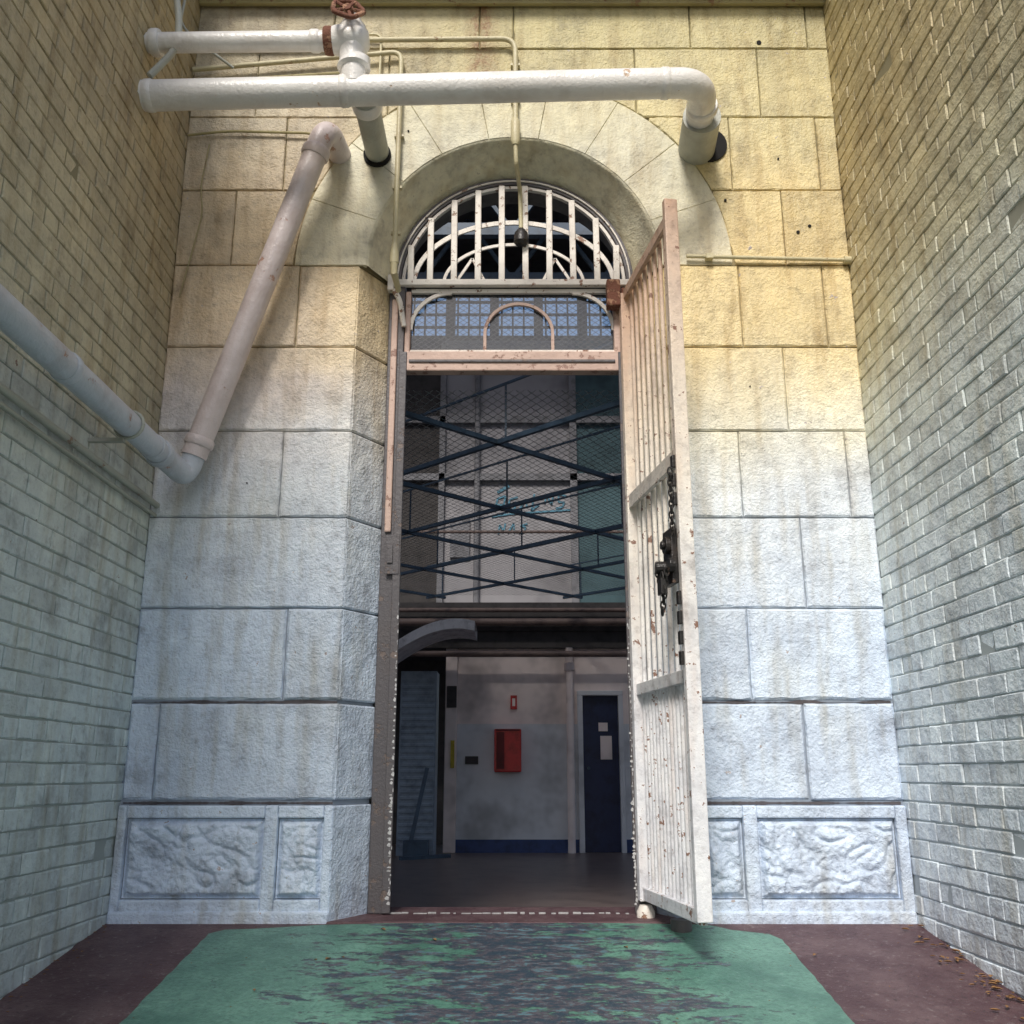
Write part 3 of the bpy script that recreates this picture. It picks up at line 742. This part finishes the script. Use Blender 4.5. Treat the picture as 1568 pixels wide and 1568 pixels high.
mb=MB(); x=-6
mb.box(-6,6,16,16.3,8.2,8.3); mb.box(-6,6,16,16.3,9.2,RZ)
while x<6: mb.box(x,x+.16,16,16.3,8.3,9.2); x+=.8
for z in (8.5,8.75,9.0): mb.box(-6,6,16.1,16.14,z,z+.04)
x=-6
while x<6: mb.box(x,x+.03,16.09,16.15,8.3,9.2); x+=.2
mb.ob('clerestory_frames',M_idk,hall)
mb=MB(); mb.box(-6.3,6.3,5.4,5.9,RZ,RZ+.2); mb.box(-6.3,6.3,12.4,16.3,RZ,RZ+.2); mb.box(-6.3,-4.5,5.9,12.4,RZ,RZ+.2); mb.box(4.5,6.3,5.9,12.4,RZ,RZ+.2)  # gap in the roof is out of view, added to light the hall
for i in range(1,9): mb.box(-4.5+i-.03,-4.5+i+.03,5.9,12.4,RZ,RZ+.1)
mb.ob('roof',M_idk,hall)
mb=MB()
for y in (9,11,13,14.5): mb.beam((-6,y,8.6),(6,y,8.6),.12,.2)
for y in (11,13,14.5):
    x=-6
    while x<6: mb.beam((x,y,8.6),(x+.75,y,9.7),.06,.06); mb.beam((x+.75,y,9.7),(x+1.5,y,8.6),.06,.06); x+=1.5
mb.ob('roof_trusses',M_steel,hall)
net=empty('security_net'); mb=MB(); NZ=2.92
for sgn in(1,-1):
    d=(math.cos(R_(44)),sgn*math.sin(R_(44)))
    k=-12+(.4 if sgn>0 else 0)
    while k<14:
        r=clipline((k,9.2),d,-4,4.2,5.52,12.6)
        if r:
            mb.beam((*r[0],NZ),(*r[1],NZ),.032,.032)
            if sgn<0:
                mb.beam((*r[0],NZ+.42),(*r[1],NZ+.42),.016,.016)
                L=math.dist(*r); m=int(L/1.3)
                for q in range(m):
                    x=r[0][0]+d[0]*(q*1.3+.3); y=r[0][1]+d[1]*(q*1.3+.3); mb.box(x-.008,x+.008,y-.008,y+.008,NZ,NZ+.42)
        k+=1.8
mb.ob('frame_bars',M_steel,net)
mb=MB()
for sgn in(1,-1):
    d=(math.cos(R_(60)),sgn*math.sin(R_(60))); k=-8
    while k<9:
        r=clipline((k,9.2),d,-3,3,5.52,12.6)
        if r:
            (xa,ya),(xb,yb)=r; nx,ny=-d[1]*.003,d[0]*.003
            mb.add([(xa-nx,ya-ny,NZ+.03),(xb-nx,yb-ny,NZ+.03),(xb+nx,yb+ny,NZ+.03),(xa+nx,ya+ny,NZ+.03)],[(0,1,2,3)])
        k+=.07
mb.ob('wire_netting',simple('galvanised_wire',(.30,.32,.33),.5),net)
e=empty('blue_graffiti'); mb=MB(); rnd=random.Random(11)
def stroke(pts,x,z,s,w=.03):
    P_=[(x+a*s,15.985,z+b2*s) for a,b2 in pts]
    for a,b2 in zip(P_,P_[1:]): mb.beam(a,b2,w,.01,(0,1,0))
L1=[[(0,0),(0,1),(.6,1),(.6,.5),(0,.5)],[(.6,1),(0,1),(0,0),(.6,0),(.6,.5),(.3,.5)],[(0,0),(.3,1),(.6,0)],[(0,1),(0,0),(.6,0)],[(.1,0),(0,.9),(.6,.1),(.5,1)],[(.6,1),(0,.9),(.1,.5),(.6,.4),(.5,0),(0,0)]]
x=-.30
for i,l in enumerate(L1): stroke([(a+b2*.25,b2+rnd.uniform(-.25,.25)) for a,b2 in l],x,5.02+.02*i,.22); x+=.21
stroke([(0,0),(1,.15),(3.9,.35)],-.35,4.92,.35,.03)
x=-.25
for i in (4,2,5): stroke([(a+b2*.25,b2+rnd.uniform(-.25,.25)) for a,b2 in L1[i]],x,4.62,.18,.025); x+=.18
stroke([(0,0),(.5,.3)],-.25,5.35,.4,.05)
mb.ob('strokes',simple('blue_spray_paint',(.11,.30,.42)),e)
M_red=simple('red_paint',(.55,.03,.03),.4)
e=empty('fire_hose_cabinet'); mb=MB(); mb.box(-.23,.12,12.80,12.99,.70,1.24); mb.ob('case',M_red,e,.015)
mb=MB(); mb.box(-.20,-.10,12.785,12.80,.74,1.20); mb.box(-.21,.10,12.785,12.802,1.215,1.235); mb.ob('dark_side',simple('dark_red',(.14,.012,.012)),e,.004)
e=empty('fire_sign'); mb=MB(); mb.box(-.02,.065,12.97,12.99,1.50,1.68); mb.ob('plate',M_red,e,.002); mb=MB(); mb.box(.003,.042,12.966,12.97,1.54,1.64); mb.ob('pictogram',M_iw,e)
e=empty('wall_notice'); mb=MB(); mb.box(-.61,-.44,12.975,12.99,.80,.90); mb.ob('plate',M_idk,e,.003)
e=empty('white_downpipe'); mb=MB(); mb.tube([(.76,12.93,FI),(.76,12.93,2.3)],.05,14); mb.tube([(.76,12.93,2.0),(.76,12.93,2.1)],.07,14); mb.ob('pipe',M_iw,e,smooth=True)
e=empty('navy_door'); mb=MB(); mb.box(.93,1.40,13.05,13.10,FI,1.68); mb.ob('leaf',simple('navy_paint',(.015,.025,.08),.4),e,.004)
mb=MB(); mb.box(.86,.93,12.96,13.15,FI,1.72); mb.box(1.40,1.46,12.96,13.15,FI,1.72); mb.box(.86,1.46,12.955,13.15,1.68,1.74); mb.ob('frame',M_ig,e,.005)
mb=MB(); mb.box(1.14,1.26,13.035,13.05,1.22,1.33); mb.box(1.16,1.31,13.035,13.05,.86,1.16); mb.ob('notices',M_iw,e)
mb=MB(); mb.tube([(1.0,13.05,.75),(1.0,13.0,.75)],.02,10); mb.ob('handle',M_steel,e)
e=empty('corrugated_locker'); mb=MB(); mb.box(-1.42,-.96,12.5,12.9,FI,1.95)
for i in range(26): mb.box(-1.40,-.98,12.485,12.5,FI+.1+i*.08,FI+.14+i*.08)
mb.ob('body',simple('locker_blue_grey',(.24,.30,.38),.5),e,.004)
e=empty('curved_canopy'); mb=MB(); pts=[(-1.6+1.15*i/14,12.1,1.95+.42*math.sin(math.pi*.62*i/14)) for i in range(15)]
for a,b2 in zip(pts,pts[1:]): mb.add([(a[0],11.6,a[2]),(b2[0],11.6,b2[2]),(b2[0],12.5,b2[2]),(a[0],12.5,a[2]),(a[0],11.6,a[2]+.12),(b2[0],11.6,b2[2]+.12),(b2[0],12.5,b2[2]+.12),(a[0],12.5,a[2]+.12)],[(0,1,2,3),(4,5,6,7),(0,1,5,4),(2,3,7,6)])
mb.ob('shell',simple('canopy_grey',(.75,.74,.75)),e)
e=empty('leaning_timber'); mb=MB(); mb.beam((-1.25,12.2,FI),(-1.05,12.4,.75),.05,.03); mb.beam((-1.3,11.9,FI+.02),(-.75,12.3,FI+.02),.06,.04); mb.box(-1.3,-1.0,12.15,12.35,FI,FI+.2); mb.ob('boards',M_steel,e)
e=empty('yellow_warning_label'); mb=MB(); mb.box(-.80,-.75,12.94,12.958,.75,1.1); mb.ob('plate',simple('yellow',(.55,.42,.04)),e)

# ------------------------------------------------------------ leaves
lv=MB(); rnd=random.Random(2)
def leaf(x,y,s,z=None):
    a=rnd.uniform(0,6.28); z=fz(y)+.008 if z is None else z
    t1=rnd.uniform(-.5,.5); pts=[]
    for u,v,w in ((-1,0,0),(-.4,.4,.25),(.3,.35,.3),(1,0,.1),(.3,-.35,.3),(-.4,-.4,.25),(0,0,0)):
        X=u*s;Yy=v*s
        pts.append((x+X*math.cos(a)-Yy*math.sin(a),y+X*math.sin(a)+Yy*math.cos(a),z+w*s+abs(u)*t1*s*.3+.002))
    lv.add(pts,[(0,1,6),(1,2,6),(2,3,6),(3,4,6),(4,5,6),(5,0,6)])
for i in range(90):
    y=rnd.gauss(4.1,.35); x=1.93-abs(rnd.gauss(0,.07)); leaf(x,min(4.9,y),rnd.uniform(.008,.026))
for i in range(40):
    y=rnd.uniform(3.2,4.95); x=-1.93+abs(rnd.gauss(0,.04)); leaf(x,y,rnd.uniform(.006,.012))
for x,y in ((-.78,4.45),(-.72,4.47),(-.83,4.44),(-1.0,4.1),(-.35,4.7),(.5,4.6),(1.3,4.5),(-.6,4.85)): leaf(x,y,rnd.uniform(.012,.022))
for i in range(140): leaf(rnd.uniform(-1.9,1.9),rnd.uniform(3.3,4.95),rnd.uniform(.003,.007))
lv.ob('fallen_leaves',simple('dry_leaf',(.28,.15,.06),.8,scale=30))

# ------------------------------------------------------------ light, camera
w=bpy.data.worlds.new('World'); scene.world=w; w.use_nodes=True; t=w.node_tree
sky=t.nodes.new('ShaderNodeTexSky'); sky.sky_type='NISHITA'; sky.sun_disc=False
EL=44; AZ=192
sky.sun_elevation=R_(EL); sky.sun_rotation=R_(AZ); sky.dust_density=2; sky.air_density=1
bg=t.nodes['Background']; t.links.new(sky.outputs[0],bg.inputs[0]); bg.inputs[1].default_value=.15
sd=Vector((math.sin(R_(AZ))*math.cos(R_(EL)),math.cos(R_(AZ))*math.cos(R_(EL)),math.sin(R_(EL))))
sl=bpy.data.lights.new('sun','SUN'); sl.energy=3.1; sl.angle=R_(14); sl.color=(1,.95,.88)
so=bpy.data.objects.new('sun',sl); so.rotation_euler=sd.to_track_quat('Z','Y').to_euler(); link(so)
cam=bpy.data.cameras.new('camera'); cam.lens=34; cam.sensor_width=36; cam.clip_start=.05; cam.clip_end=2000
co=bpy.data.objects.new('camera',cam); co.location=(0,0,.69); co.rotation_euler=(R_(90+15.1),0,0); link(co)
scene.camera=co
